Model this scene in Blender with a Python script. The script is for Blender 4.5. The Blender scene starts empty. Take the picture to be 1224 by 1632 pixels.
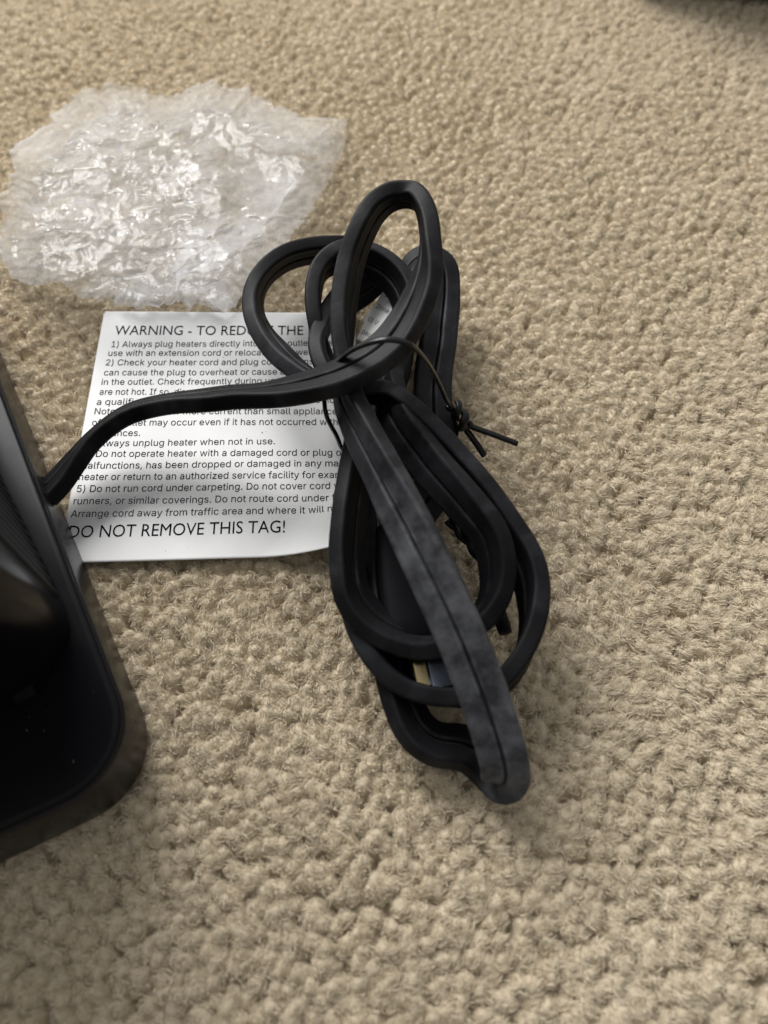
import bpy, bmesh, math, os
import numpy as np
from mathutils import Vector
from mathutils.geometry import tessellate_polygon

scene = bpy.context.scene
COL = scene.collection
CM = 0.01

# ------------------------------------------------------------------ camera
CAM_H = 16.0                       # cm above the pile
PITCH = math.radians(61.0)         # below the horizon
FPX = 1224.0                       # focal length in photo pixels (1224 x 1632)
cam_d = bpy.data.cameras.new('camera')
cam = bpy.data.objects.new('camera', cam_d)
COL.objects.link(cam)
cam.location = (0, 0, CAM_H * CM)
cam.rotation_euler = (math.pi / 2 - PITCH, 0, 0)
cam_d.sensor_fit = 'VERTICAL'
cam_d.sensor_height = 24.0
cam_d.lens = 24.0 * FPX / 1632.0
cam_d.clip_start = 0.005
cam_d.clip_end = 50.0
cam_d.dof.use_dof = True
cam_d.dof.focus_distance = 0.183
cam_d.dof.aperture_fstop = 7.5
scene.camera = cam

# ------------------------------------------------------------------ world, lamps, exposure
world = bpy.data.worlds.new('World')
scene.world = world
world.use_nodes = True
bg = world.node_tree.nodes['Background']
wt = world.node_tree
_tc = wt.nodes.new('ShaderNodeTexCoord')
_dot = wt.nodes.new('ShaderNodeVectorMath')
_dot.operation = 'DOT_PRODUCT'
_dot.inputs[1].default_value = Vector((-0.45, 0.78, 0.42)).normalized()
wt.links.new(_tc.outputs['Generated'], _dot.inputs[0])
_rmp = wt.nodes.new('ShaderNodeValToRGB')       # a room: bright wall by the window, dim behind the viewer
_rmp.color_ramp.elements[0].position, _rmp.color_ramp.elements[0].color = 0.30, (0.24, 0.24, 0.24, 1)
_rmp.color_ramp.elements[1].position, _rmp.color_ramp.elements[1].color = 1.0, (0.97, 0.99, 1.0, 1)
_e = _rmp.color_ramp.elements.new(0.68)
_e.color = (0.61, 0.61, 0.61, 1)
_mr = wt.nodes.new('ShaderNodeMapRange')
_mr.inputs['From Min'].default_value, _mr.inputs['From Max'].default_value = -1.0, 1.0
wt.links.new(_dot.outputs['Value'], _mr.inputs['Value'])
wt.links.new(_mr.outputs[0], _rmp.inputs['Fac'])
wt.links.new(_rmp.outputs['Color'], bg.inputs['Color'])
bg.inputs['Strength'].default_value = 1.0


def area(name, loc, target, sx, sy, power, color):
    d = bpy.data.lights.new(name, 'AREA')
    d.shape = 'RECTANGLE'
    d.size, d.size_y, d.energy, d.color = sx, sy, power, color
    o = bpy.data.objects.new(name, d)
    COL.objects.link(o)
    o.location = loc
    o.rotation_euler = (Vector(target) - Vector(loc)).to_track_quat('-Z', 'Y').to_euler()
    return o


area('window_light', (-0.42, 0.78, 0.62), (0.0, 0.14, 0.0), 0.55, 0.55, 15.5, (1.0, 0.985, 0.97))

scene.view_settings.view_transform = 'Standard'
scene.view_settings.look = 'None'
scene.view_settings.exposure = 0.0
scene.view_settings.gamma = 1.0
scene.view_settings.use_curve_mapping = False
scene.cycles.use_denoising = True
scene.cycles.denoiser = 'OPENIMAGEDENOISE'
scene.cycles.sample_clamp_indirect = 2.0
scene.cycles.max_bounces = 10
scene.cycles.transparent_max_bounces = 24
scene.cycles.caustics_reflective = False
scene.cycles.caustics_refractive = False

# ------------------------------------------------------------------ helpers
SP, CP = math.sin(PITCH), math.cos(PITCH)
CAM = np.array([0.0, 0.0, CAM_H])


def at(px, py, z=0.0):
    """Point of height z (cm) seen at a photo pixel; cm."""
    px, py, z = np.broadcast_arrays(np.asarray(px, float), np.asarray(py, float), np.asarray(z, float))
    x = (px - 612.0) / FPX
    t = (816.0 - py) / FPX
    dy = CP + t * SP
    dz = -SP + t * CP
    k = (CAM_H - z) / (-dz)
    return np.stack([x * k, dy * k, z], axis=-1)


def hash01(ix, iy, seed):
    n = (ix.astype(np.int64) * 374761393 + iy.astype(np.int64) * 668265263 + seed * 974634777) & 0x7fffffff
    n = ((n ^ (n >> 13)) * 1274126177) & 0x7fffffff
    n = ((n ^ (n >> 16)) * 1911520717) & 0x7fffffff
    return ((n >> 7) & 0xffff) / 65535.0


def vnoise(x, y, seed=0):
    ix, iy = np.floor(x), np.floor(y)
    fx, fy = x - ix, y - iy
    fx = fx * fx * fx * (fx * (fx * 6 - 15) + 10)
    fy = fy * fy * fy * (fy * (fy * 6 - 15) + 10)
    a, b = hash01(ix, iy, seed), hash01(ix + 1, iy, seed)
    c, d = hash01(ix, iy + 1, seed), hash01(ix + 1, iy + 1, seed)
    return (a + (b - a) * fx) * (1 - fy) + (c + (d - c) * fx) * fy


def fbm(x, y, seed=0, octs=3):
    s, a, n = 0.0, 1.0, 0.0
    for i in range(octs):
        s = s + a * vnoise(x * 2 ** i + 17.3 * i, y * 2 ** i - 9.1 * i, seed + i)
        n += a
        a *= 0.5
    return s / n


def mesh_obj(name, verts_cm, faces, material, parent=None, smooth=True):
    me = bpy.data.meshes.new(name)
    v = np.asarray(verts_cm, dtype=np.float64) * CM
    f = np.asarray(faces, dtype=np.int32) if not isinstance(faces, list) else None
    if f is not None and f.ndim == 2:
        n = f.shape[1]
        me.vertices.add(len(v))
        me.vertices.foreach_set('co', v.astype(np.float32).ravel())
        me.loops.add(f.size)
        me.loops.foreach_set('vertex_index', f.ravel())
        me.polygons.add(len(f))
        me.polygons.foreach_set('loop_start', np.arange(0, f.size, n, dtype=np.int32))
        me.polygons.foreach_set('loop_total', np.full(len(f), n, dtype=np.int32))
        me.update(calc_edges=True)
        me.validate()
    else:
        me.from_pydata([tuple(p) for p in v], [], [tuple(int(i) for i in q) for q in faces])
        me.update()
    if smooth:
        me.polygons.foreach_set('use_smooth', np.ones(len(me.polygons), dtype=bool))
    me.materials.append(material)
    o = bpy.data.objects.new(name, me)
    COL.objects.link(o)
    if parent is not None:
        o.parent = parent
    return o


def thing(name, label, cat):
    o = bpy.data.objects.new(name, None)
    COL.objects.link(o)
    o['label'] = label
    o['category'] = cat
    return o


def grid_faces(nr, nc, wrap_c=False):
    r = np.arange(nr - 1)[:, None]
    c = np.arange(nc if wrap_c else nc - 1)[None, :]
    c2 = (c + 1) % nc
    a = r * nc + c
    b = r * nc + c2
    d = (r + 1) * nc + c
    e = (r + 1) * nc + c2
    return np.stack([a, b, e, d], axis=-1).reshape(-1, 4)


class Mat:
    """A small wrapper for node materials."""

    def __init__(self, name):
        self.m = bpy.data.materials.new(name)
        self.m.use_nodes = True
        self.t = self.m.node_tree
        self.n = self.t.nodes
        self.p = self.n['Principled BSDF']
        self.out = self.n['Material Output']

    def add(self, typ, **kw):
        nd = self.n.new(typ)
        for k, v in kw.items():
            setattr(nd, k, v)
        return nd

    def link(self, a, b):
        self.t.links.new(a, b)

    def noise(self, scale, detail=4, rough=0.6, coord='Object'):
        tc = self.add('ShaderNodeTexCoord')
        nz = self.add('ShaderNodeTexNoise')
        nz.inputs['Scale'].default_value = scale
        nz.inputs['Detail'].default_value = detail
        nz.inputs['Roughness'].default_value = rough
        self.link(tc.outputs[coord], nz.inputs['Vector'])
        return nz

    def ramp(self, src, stops):
        r = self.add('ShaderNodeValToRGB')
        el = r.color_ramp.elements
        el[0].position, el[0].color = stops[0][0], (*stops[0][1], 1)
        el[1].position, el[1].color = stops[-1][0], (*stops[-1][1], 1)
        for p, c in stops[1:-1]:
            e = el.new(p)
            e.color = (*c, 1)
        self.link(src, r.inputs['Fac'])
        return r

    def bump(self, src, strength, dist):
        b = self.add('ShaderNodeBump')
        b.inputs['Strength'].default_value = strength
        b.inputs['Distance'].default_value = dist
        self.link(src, b.inputs['Height'])
        self.link(b.outputs['Normal'], self.p.inputs['Normal'])


# ------------------------------------------------------------------ materials
def make_materials():
    M = {}
    # carpet backing and yarn
    a = Mat('carpet_yarn_bulk')
    nz = a.noise(420, 5, 0.7)
    r = a.ramp(nz.outputs['Fac'], [(0.3, (0.48, 0.405, 0.285)), (0.7, (0.65, 0.555, 0.405))])
    a.link(r.outputs['Color'], a.p.inputs['Base Color'])
    a.p.inputs['Roughness'].default_value = 0.85
    n2 = a.noise(2600, 3, 0.7)
    a.bump(n2.outputs['Fac'], 0.8, 0.0006)
    M['carpet'] = a.m
    a = Mat('carpet_fibre')
    h = a.add('ShaderNodeHairInfo')
    r = a.ramp(h.outputs['Random'], [(0.0, (0.555, 0.475, 0.345)), (0.5, (0.69, 0.60, 0.45)), (1.0, (0.79, 0.70, 0.555))])
    a.link(r.outputs['Color'], a.p.inputs['Base Color'])
    a.p.inputs['Roughness'].default_value = 0.55
    a.p.inputs['Specular IOR Level'].default_value = 0.35
    M['fibre'] = a.m
    # rubbery cord with dust
    a = Mat('black_cord_rubber')
    at_ = a.add('ShaderNodeAttribute', attribute_name='dust')
    nz = a.noise(140, 6, 0.65)
    rr = a.ramp(nz.outputs['Fac'], [(0.40, (0.20, 0.20, 0.20)), (0.70, (1, 1, 1))])
    mul = a.add('ShaderNodeMath', operation='MULTIPLY')
    a.link(at_.outputs['Fac'], mul.inputs[0])
    a.link(rr.outputs['Color'], mul.inputs[1])
    fine = a.noise(1400, 3, 0.8)
    rf = a.ramp(fine.outputs['Fac'], [(0.66, (0, 0, 0)), (0.80, (0.12, 0.12, 0.12))])
    add = a.add('ShaderNodeMath', operation='ADD')
    add.use_clamp = True
    a.link(mul.outputs[0], add.inputs[0])
    a.link(rf.outputs['Color'], add.inputs[1])
    mix = a.add('ShaderNodeMixRGB')
    mix.inputs['Color1'].default_value = (0.0055, 0.0056, 0.0066, 1)
    mix.inputs['Color2'].default_value = (0.090, 0.092, 0.100, 1)
    a.link(add.outputs[0], mix.inputs['Fac'])
    a.link(mix.outputs['Color'], a.p.inputs['Base Color'])
    a.p.inputs['Roughness'].default_value = 0.50
    a.p.inputs['Specular IOR Level'].default_value = 0.10
    nb = a.noise(700, 4, 0.6)
    a.bump(nb.outputs['Fac'], 0.25, 0.0003)
    M['cord'] = a.m
    # shiny tie
    a = Mat('black_tie_vinyl')
    a.p.inputs['Base Color'].default_value = (0.008, 0.008, 0.009, 1)
    a.p.inputs['Roughness'].default_value = 0.22
    a.p.inputs['Specular IOR Level'].default_value = 0.22
    M['tie'] = a.m
    a = Mat('copper_core')
    a.p.inputs['Base Color'].default_value = (0.10, 0.09, 0.08, 1)
    a.p.inputs['Metallic'].default_value = 1.0
    a.p.inputs['Roughness'].default_value = 0.4
    M['wire_end'] = a.m
    # paper
    a = Mat('tag_paper')
    nz = a.noise(70, 4, 0.6)
    r = a.ramp(nz.outputs['Fac'], [(0.35, (0.69, 0.69, 0.69)), (0.65, (0.74, 0.74, 0.73))])
    st = a.noise(38, 5, 0.7)
    rs = a.ramp(st.outputs['Fac'], [(0.69, (0, 0, 0)), (0.76, (0.5, 0.5, 0.5))])
    mx = a.add('ShaderNodeMixRGB')
    mx.inputs['Color2'].default_value = (0.62, 0.58, 0.48, 1)
    a.link(rs.outputs['Color'], mx.inputs['Fac'])
    a.link(r.outputs['Color'], mx.inputs['Color1'])
    a.link(mx.outputs['Color'], a.p.inputs['Base Color'])
    a.p.inputs['Roughness'].default_value = 0.5
    a.p.inputs['Specular IOR Level'].default_value = 0.3
    M['paper'] = a.m
    a = Mat('printing_ink')
    a.p.inputs['Base Color'].default_value = (0.006, 0.006, 0.008, 1)
    a.p.inputs['Roughness'].default_value = 0.8
    a.p.inputs['Specular IOR Level'].default_value = 0.05
    M['ink'] = a.m
    # heater plastics
    a = Mat('gloss_black_plastic')
    nz = a.noise(45, 4, 0.6)
    r = a.ramp(nz.outputs['Fac'], [(0.3, (0.22, 0.22, 0.22)), (0.7, (0.34, 0.34, 0.34))])
    a.link(r.outputs['Color'], a.p.inputs['Roughness'])
    a.p.inputs['Specular IOR Level'].default_value = 0.26
    a.p.inputs['Base Color'].default_value = (0.006, 0.006, 0.007, 1)
    M['gloss'] = a.m
    a = Mat('polished_black_plastic')
    nz = a.noise(60, 4, 0.6)
    r = a.ramp(nz.outputs['Fac'], [(0.3, (0.17, 0.17, 0.17)), (0.7, (0.27, 0.27, 0.27))])
    a.link(r.outputs['Color'], a.p.inputs['Roughness'])
    a.p.inputs['Base Color'].default_value = (0.004, 0.004, 0.005, 1)
    a.p.inputs['Specular IOR Level'].default_value = 0.09
    M['piano'] = a.m
    a = Mat('satin_black_plastic')
    a.p.inputs['Base Color'].default_value = (0.010, 0.010, 0.011, 1)
    a.p.inputs['Roughness'].default_value = 0.36
    nb = a.noise(1800, 3, 0.6)
    a.bump(nb.outputs['Fac'], 0.12, 0.0002)
    M['satin'] = a.m
    a = Mat('matt_black_plastic')
    a.p.inputs['Base Color'].default_value = (0.006, 0.006, 0.007, 1)
    a.p.inputs['Roughness'].default_value = 0.5
    a.p.inputs['Specular IOR Level'].default_value = 0.12
    M['matt'] = a.m
    a = Mat('dull_black_rubber')
    a.p.inputs['Base Color'].default_value = (0.0035, 0.0035, 0.005, 1)
    a.p.inputs['Roughness'].default_value = 0.55
    a.p.inputs['Specular IOR Level'].default_value = 0.06
    M['plug'] = a.m
    a = Mat('lint')
    a.p.inputs['Base Color'].default_value = (0.20, 0.18, 0.14, 1)
    a.p.inputs['Roughness'].default_value = 0.9
    M['lint'] = a.m
    # prongs
    a = Mat('brass')
    a.p.inputs['Base Color'].default_value = (0.30, 0.24, 0.13, 1)
    a.p.inputs['Metallic'].default_value = 1.0
    a.p.inputs['Roughness'].default_value = 0.22
    M['brass'] = a.m
    a = Mat('prong_blue_reflection')
    a.p.inputs['Base Color'].default_value = (0.42, 0.48, 0.58, 1)  # blue reflection painted into the colour; both prongs are the same metal
    a.p.inputs['Metallic'].default_value = 1.0
    a.p.inputs['Roughness'].default_value = 0.2
    M['prong_blue_reflection'] = a.m
    # clear crinkled film
    a = Mat('clear_crinkled_film')
    a.n.remove(a.p)
    tr = a.add('ShaderNodeBsdfTransparent')
    tr.inputs['Color'].default_value = (0.985, 0.985, 0.985, 1)
    df = a.add('ShaderNodeBsdfDiffuse')
    df.inputs['Color'].default_value = (0.90, 0.92, 0.95, 1)
    tl = a.add('ShaderNodeBsdfTranslucent')
    tl.inputs['Color'].default_value = (0.90, 0.92, 0.95, 1)
    mk = a.add('ShaderNodeMixShader')
    mk.inputs['Fac'].default_value = 0.5
    a.link(df.outputs[0], mk.inputs[1])
    a.link(tl.outputs[0], mk.inputs[2])
    nz = a.noise(38, 6, 0.7)
    haze = a.add('ShaderNodeMapRange')
    haze.inputs['From Min'].default_value = 0.3
    haze.inputs['From Max'].default_value = 0.7
    haze.inputs['To Min'].default_value = 0.05
    haze.inputs['To Max'].default_value = 0.42
    a.link(nz.outputs['Fac'], haze.inputs['Value'])
    m1 = a.add('ShaderNodeMixShader')
    a.link(haze.outputs[0], m1.inputs['Fac'])
    a.link(tr.outputs[0], m1.inputs[1])
    a.link(mk.outputs[0], m1.inputs[2])
    gl = a.add('ShaderNodeBsdfGlossy')
    gl.inputs['Color'].default_value = (1, 1, 1, 1)
    gl.inputs['Roughness'].default_value = 0.045
    lw = a.add('ShaderNodeLayerWeight')
    lw.inputs['Blend'].default_value = 0.5
    pw = a.add('ShaderNodeMath', operation='POWER')
    pw.inputs[1].default_value = 4.0
    a.link(lw.outputs['Facing'], pw.inputs[0])
    fr = a.add('ShaderNodeMapRange')
    fr.inputs['To Min'].default_value = 0.022
    fr.inputs['To Max'].default_value = 0.45
    a.link(pw.outputs[0], fr.inputs['Value'])
    m2 = a.add('ShaderNodeMixShader')
    a.link(fr.outputs[0], m2.inputs['Fac'])
    a.link(m1.outputs[0], m2.inputs[1])
    a.link(gl.outputs[0], m2.inputs[2])
    a.link(m2.outputs[0], a.out.inputs['Surface'])
    M['film'] = a.m
    return M


M = make_materials()
rng = np.random.default_rng(7)

# ------------------------------------------------------------------ carpet
TUFT = 0.305     # cm between tufts


def tuft_centre(ix, iy):
    jx = hash01(ix, iy, 11) - 0.5
    jy = hash01(ix, iy, 12) - 0.5
    off = np.where(np.mod(iy, 2) == 0, 0.0, 0.5)
    return (ix + off + 0.75 * jx) * TUFT, (iy + 0.75 * jy) * TUFT * 0.92


def lean(x, y):
    lx = (fbm(x * 0.45, y * 0.45, 31, 2) - 0.5) * 0.36 + (vnoise(x * 0.11, y * 0.11, 33) - 0.5) * 0.30 + 0.02
    ly = (fbm(x * 0.45 + 50, y * 0.45, 41, 2) - 0.5) * 0.36 + (vnoise(x * 0.11 + 9, y * 0.11, 43) - 0.5) * 0.30 - 0.02
    return lx, ly


def tuft_height(ix, iy):
    return -0.02 - 0.11 * hash01(ix, iy, 13) ** 1.5


def carpet_height(x, y):
    wx = x + (fbm(x * 6, y * 6, 3, 2) - 0.5) * 0.12
    wy = y + (fbm(x * 6, y * 6, 5, 2) - 0.5) * 0.12
    iy0 = np.round(wy / (TUFT * 0.92))
    best = np.full(x.shape, -0.60)
    for dy in (-1, 0, 1):
        iy = iy0 + dy
        off = np.where(np.mod(iy, 2) == 0, 0.0, 0.5)
        ix0 = np.round(wx / TUFT - off)
        for dx in (-1, 0, 1):
            ix = ix0 + dx
            cx, cy = tuft_centre(ix, iy)
            lx, ly = lean(cx, cy)
            rad = TUFT * (0.60 + 0.16 * hash01(ix, iy, 14))
            d2 = ((wx - cx - lx) ** 2 + (wy - cy - ly) ** 2) / rad ** 2
            hgt = tuft_height(ix, iy) - 0.05 - 0.25 * np.minimum(d2, 2.0) ** 1.1
            best = np.maximum(best, hgt)
    return best + (fbm(x * 14, y * 14, 9, 2) - 0.5) * 0.06


def axis(fine0, fine1, step, far0, far1):
    core = np.arange(fine0, fine1 + 1e-6, step)
    lo, hi, s = [], [], step
    p = fine0
    while p > far0:
        s = min(s * 1.25, 4.0)
        p -= s
        lo.append(p)
    p, s = core[-1], step
    while p < far1:
        s = min(s * 1.25, 4.0)
        p += s
        hi.append(p)
    return np.concatenate([np.array(lo[::-1]), core, np.array(hi)])


gx = axis(-19.5, 19.5, 0.055, -120, 120)
gy = axis(-3.5, 37.0, 0.055, -90, 150)
X, Y = np.meshgrid(gx, gy)
Z = carpet_height(X, Y)
carpet = mesh_obj('carpet', np.stack([X, Y, Z], -1).reshape(-1, 3), grid_faces(len(gy), len(gx)), M['carpet'])
carpet['kind'] = 'structure'
del X, Y, Z


def build_pile():
    iy = np.arange(int(-6 / (TUFT * 0.92)), int(42 / (TUFT * 0.92)))
    ix = np.arange(int(-24 / TUFT), int(24 / TUFT))
    IX, IY = np.meshgrid(ix, iy)
    IX, IY = IX.ravel().astype(float), IY.ravel().astype(float)
    cx, cy = tuft_centre(IX, IY)
    # dense where the photograph looks, thinner around it
    half = 0.5 * (CAM_H * SP + cy * CP) + 0.8
    inside = (np.abs(cx) < half) & (cy > -2.2) & (cy < 33.5)
    near = inside | ((np.abs(cx) < half + 6) & (cy > -5) & (cy < 38))
    n = np.where(inside, 54, np.where(near, 10, 0)).astype(int)
    idx = np.repeat(np.arange(len(cx)), n)
    N = len(idx)
    r = np.random.default_rng(3)
    th = r.uniform(0, 2 * np.pi, N)
    tx, ty = cx[idx], cy[idx]
    lx, ly = lean(tx, ty)
    top = tuft_height(IX, IY)[idx]
    rad = (TUFT * (0.62 + 0.18 * hash01(IX, IY, 14)))[idx]
    rr = np.sqrt(r.uniform(0, 1, N)) * rad * r.uniform(0.85, 1.15, N)
    twist = (0.9 + 0.9 * hash01(IX, IY, 15)[idx]) * np.where(hash01(IX, IY, 16)[idx] > 0.15, 1, -1)
    pts = np.zeros((N, 6, 3), dtype=np.float32)
    zt = top + 0.03 - 0.145 * (rr / rad) ** 2 + r.normal(0, 0.020, N)
    droop = r.uniform(0, 1, N) ** 3 * 0.06
    for k in range(6):
        s = k / 5.0
        rad_k = 0.05 + (rr - 0.05) * s ** 0.8
        ang = th + twist * (s - 1) * 1.2
        zz = -0.50 + (zt + 0.50) * s ** 0.75
        if k == 5:
            rad_k = rad_k + droop
            zz = zz - droop * 0.8
        wob = r.normal(0, 0.016, (N, 2)) * (0.3 + s)
        pts[:, k, 0] = tx + lx * s ** 1.3 + rad_k * np.cos(ang) + wob[:, 0]
        pts[:, k, 1] = ty + ly * s ** 1.3 + rad_k * np.sin(ang) + wob[:, 1]
        pts[:, k, 2] = zz
    # loose fibres lying on top
    S = 300
    q = np.zeros((S, 6, 3), dtype=np.float32)
    sx, sy = r.uniform(-15, 15, S), r.uniform(-1, 31, S)
    a, ln, cu = r.uniform(0, 6.28, S), r.uniform(0.15, 0.5, S), r.uniform(-2.8, 2.8, S)
    for k in range(6):
        u = k / 5.0
        q[:, k, 0], q[:, k, 1] = sx, sy
        q[:, k, 2] = 0.015 + 0.05 * np.sin(u * 3.14) * hash01(np.arange(S), np.arange(S) * 3, 8)
        sx = sx + np.cos(a + cu * u) * ln / 5
        sy = sy + np.sin(a + cu * u) * ln / 5
    pts = np.concatenate([pts, q])
    N = len(pts)
    cv = bpy.data.hair_curves.new('carpet_pile')
    cv.add_curves([6] * N)
    cv.position_data.foreach_set('vector', (pts * CM).astype(np.float32).ravel())
    ra = cv.attributes.get('radius') or cv.attributes.new('radius', 'FLOAT', 'POINT')
    w = np.array([0.0075, 0.0078, 0.0075, 0.0070, 0.0058, 0.0035]) * CM
    rads = np.repeat(r.uniform(0.75, 1.2, N)[:, None], 6, 1) * w[None, :]
    rads[-S:] *= 0.5
    ra.data.foreach_set('value', rads.astype(np.float32).ravel())
    cv.materials.append(M['fibre'])
    o = bpy.data.objects.new('carpet_pile', cv)
    COL.objects.link(o)
    o.parent = carpet
    o['kind'] = 'stuff'
    return N


n_fib = build_pile()


# ------------------------------------------------------------------ sweeps
def catmull(P, per_cm=14, min_n=2):
    """Centripetal Catmull-Rom through P (n x k, first three columns are cm)."""
    P = np.asarray(P, float)
    P = np.vstack([2 * P[0] - P[1], P, 2 * P[-1] - P[-2]])
    out = []
    for i in range(1, len(P) - 2):
        p0, p1, p2, p3 = P[i - 1], P[i], P[i + 1], P[i + 2]
        d = lambda a, b: max(np.linalg.norm((a - b)[:3]), 1e-4) ** 0.5
        t0 = 0.0
        t1 = t0 + d(p0, p1)
        t2 = t1 + d(p1, p2)
        t3 = t2 + d(p2, p3)
        n = max(min_n, int(np.linalg.norm((p2 - p1)[:3]) * per_cm))
        t = np.linspace(t1, t2, n, endpoint=False)[:, None]
        A1 = (t1 - t) / (t1 - t0) * p0 + (t - t0) / (t1 - t0) * p1
        A2 = (t2 - t) / (t2 - t1) * p1 + (t - t1) / (t2 - t1) * p2
        A3 = (t3 - t) / (t3 - t2) * p2 + (t - t2) / (t3 - t2) * p3
        B1 = (t2 - t) / (t2 - t0) * A1 + (t - t0) / (t2 - t0) * A2
        B2 = (t3 - t) / (t3 - t1) * A2 + (t - t1) / (t3 - t1) * A3
        out.append((t2 - t) / (t2 - t1) * B1 + (t - t1) / (t2 - t1) * B2)
    out.append(P[-2][None, :])
    return np.vstack(out)


def smooth_rows(A, it=6):
    A = A.copy()
    for _ in range(it):
        A[1:-1] = 0.25 * A[:-2] + 0.5 * A[1:-1] + 0.25 * A[2:]
    return A


def unit(v):
    return v / np.maximum(np.linalg.norm(v, axis=-1, keepdims=True), 1e-9)


def cord_section(W=0.92, T=0.385):
    """Flat two-conductor section: a slab with rounded edges, a crease down the middle of each face, faint ribs."""
    a, b = W / 2, T / 2
    r = 0.085
    side = [(a - r + r * math.cos(q), b - r + r * math.sin(q)) for q in np.radians([0, 18, 36, 54, 72, 90])]
    xs = [0.32, 0.30, 0.28, 0.26, 0.24, 0.22, 0.20, 0.18, 0.16, 0.14, 0.12, 0.10, 0.08, 0.055, 0.035, 0.020, 0.008, 0.0]
    face = []
    for x in xs:
        y = b - 0.120 * math.exp(-(x / 0.024) ** 2) - 0.022 * math.exp(-(x / 0.08) ** 2) - 0.007 * (round(x * 50) % 2) * (x > 0.06)
        face.append((x, y))
    quarter = side + face                                   # from +x axis to the crease
    up = quarter + [(-x, y) for x, y in quarter[-2::-1]]     # whole upper half
    low = [(-x, -y) for x, y in up]
    pts = np.array(up + low)
    return pts[:, 0], pts[:, 1]


def sweep_flat(rows, name, material, parent):
    """rows: px, py, z, phi (deg), dust."""
    rows = np.asarray(rows, float)
    pos = at(rows[:, 0], rows[:, 1], rows[:, 2])
    P = catmull(np.hstack([pos, rows[:, 3:5]]), per_cm=16)
    P[:, :3] = smooth_rows(P[:, :3], 10)
    P[:, 3:] = smooth_rows(P[:, 3:], 24)
    k = np.arange(len(P)) / 16.0                    # cm along the cord: slight kinks and twists
    for c in range(3):
        P[:, c] += (fbm(k * 0.55, k * 0 + 3.7 * c, 90 + c, 2) - 0.5) * 0.075
    P[:, 3] += (fbm(k * 0.5, k * 0 + 1.7, 95, 2) - 0.5) * 26
    p = P[:, :3]
    T = unit(np.gradient(p, axis=0))
    T = unit(smooth_rows(T, 4))
    V = unit(CAM - p)
    s = unit(np.cross(T, V))
    for i in range(1, len(s)):          # keep the frame from flipping where the cord turns away from the viewer
        if np.dot(s[i], s[i - 1]) < 0:
            s[i:] = -s[i:]
    s = unit(smooth_rows(s, 14))
    n = unit(np.cross(T, s))
    ph = np.radians(P[:, 3])[:, None]
    wide = unit(np.cos(ph) * s + np.sin(ph) * n)
    wide = unit(wide - (wide * T).sum(1, keepdims=True) * T)
    thin = np.cross(T, wide)
    cx, cy = cord_section()
    V3 = p[:, None, :] + cx[None, :, None] * wide[:, None, :] + cy[None, :, None] * thin[:, None, :]
    nr, nc = V3.shape[:2]
    # rest the lowest strands on the pile instead of in it
    low = V3[:, :, 2].min(axis=1)
    lift = smooth_rows(np.maximum(0, 0.0 - low)[:, None], 10)
    V3[:, :, 2] += lift
    faces = [tuple(q) for q in grid_faces(nr, nc, True)]
    faces.append(tuple(range(nc)))
    faces.append(tuple((nr - 1) * nc + i for i in range(nc - 1, -1, -1)))
    o = mesh_obj(name, V3.reshape(-1, 3), faces, material, parent)
    at_ = o.data.attributes.new('dust', 'FLOAT', 'POINT')
    ridge = ((np.abs(cx) > 0.03) & (np.abs(cx) < 0.09)) * 1.0 + (np.abs(cx) > 0.42) * 0.5      # dust caught along the crease and edges
    kk = np.arange(nr) / 16.0
    gate = np.clip(fbm(kk * 1.4, kk * 0 + 0.3, 61, 3) * 3.2 - 1.45, 0, 1)
    at_.data.foreach_set('value', (P[:, 4][:, None] + 0.55 * gate[:, None] * ridge[None, :]).ravel().astype(np.float32))
    return o


def sweep_round(pts_cm, radius, name, material, parent, nc=12, squash=1.0, caps=True, per_cm=40):
    P = catmull(np.asarray(pts_cm, float), per_cm=per_cm)
    p = smooth_rows(P[:, :3], 3)
    T = unit(np.gradient(p, axis=0))
    ref = np.array([0.13, 0.21, 0.97])
    u = unit(np.cross(T, ref))
    for i in range(1, len(u)):
        q = u[i - 1] - T[i] * np.dot(u[i - 1], T[i])
        u[i] = q / max(np.linalg.norm(q), 1e-9)
    v = np.cross(T, u)
    th = np.linspace(0, 2 * np.pi, nc, endpoint=False)
    rad = np.full(len(p), radius) if np.isscalar(radius) else np.interp(np.linspace(0, 1, len(p)), np.linspace(0, 1, len(radius)), radius)
    V3 = p[:, None, :] + rad[:, None, None] * (np.cos(th)[None, :, None] * u[:, None, :] + squash * np.sin(th)[None, :, None] * v[:, None, :])
    faces = [tuple(q) for q in grid_faces(len(p), nc, True)]
    if caps:
        faces.append(tuple(range(nc - 1, -1, -1)))
        faces.append(tuple((len(p) - 1) * nc + i for i in range(nc)))
    return mesh_obj(name, V3.reshape(-1, 3), faces, material, parent)


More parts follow.
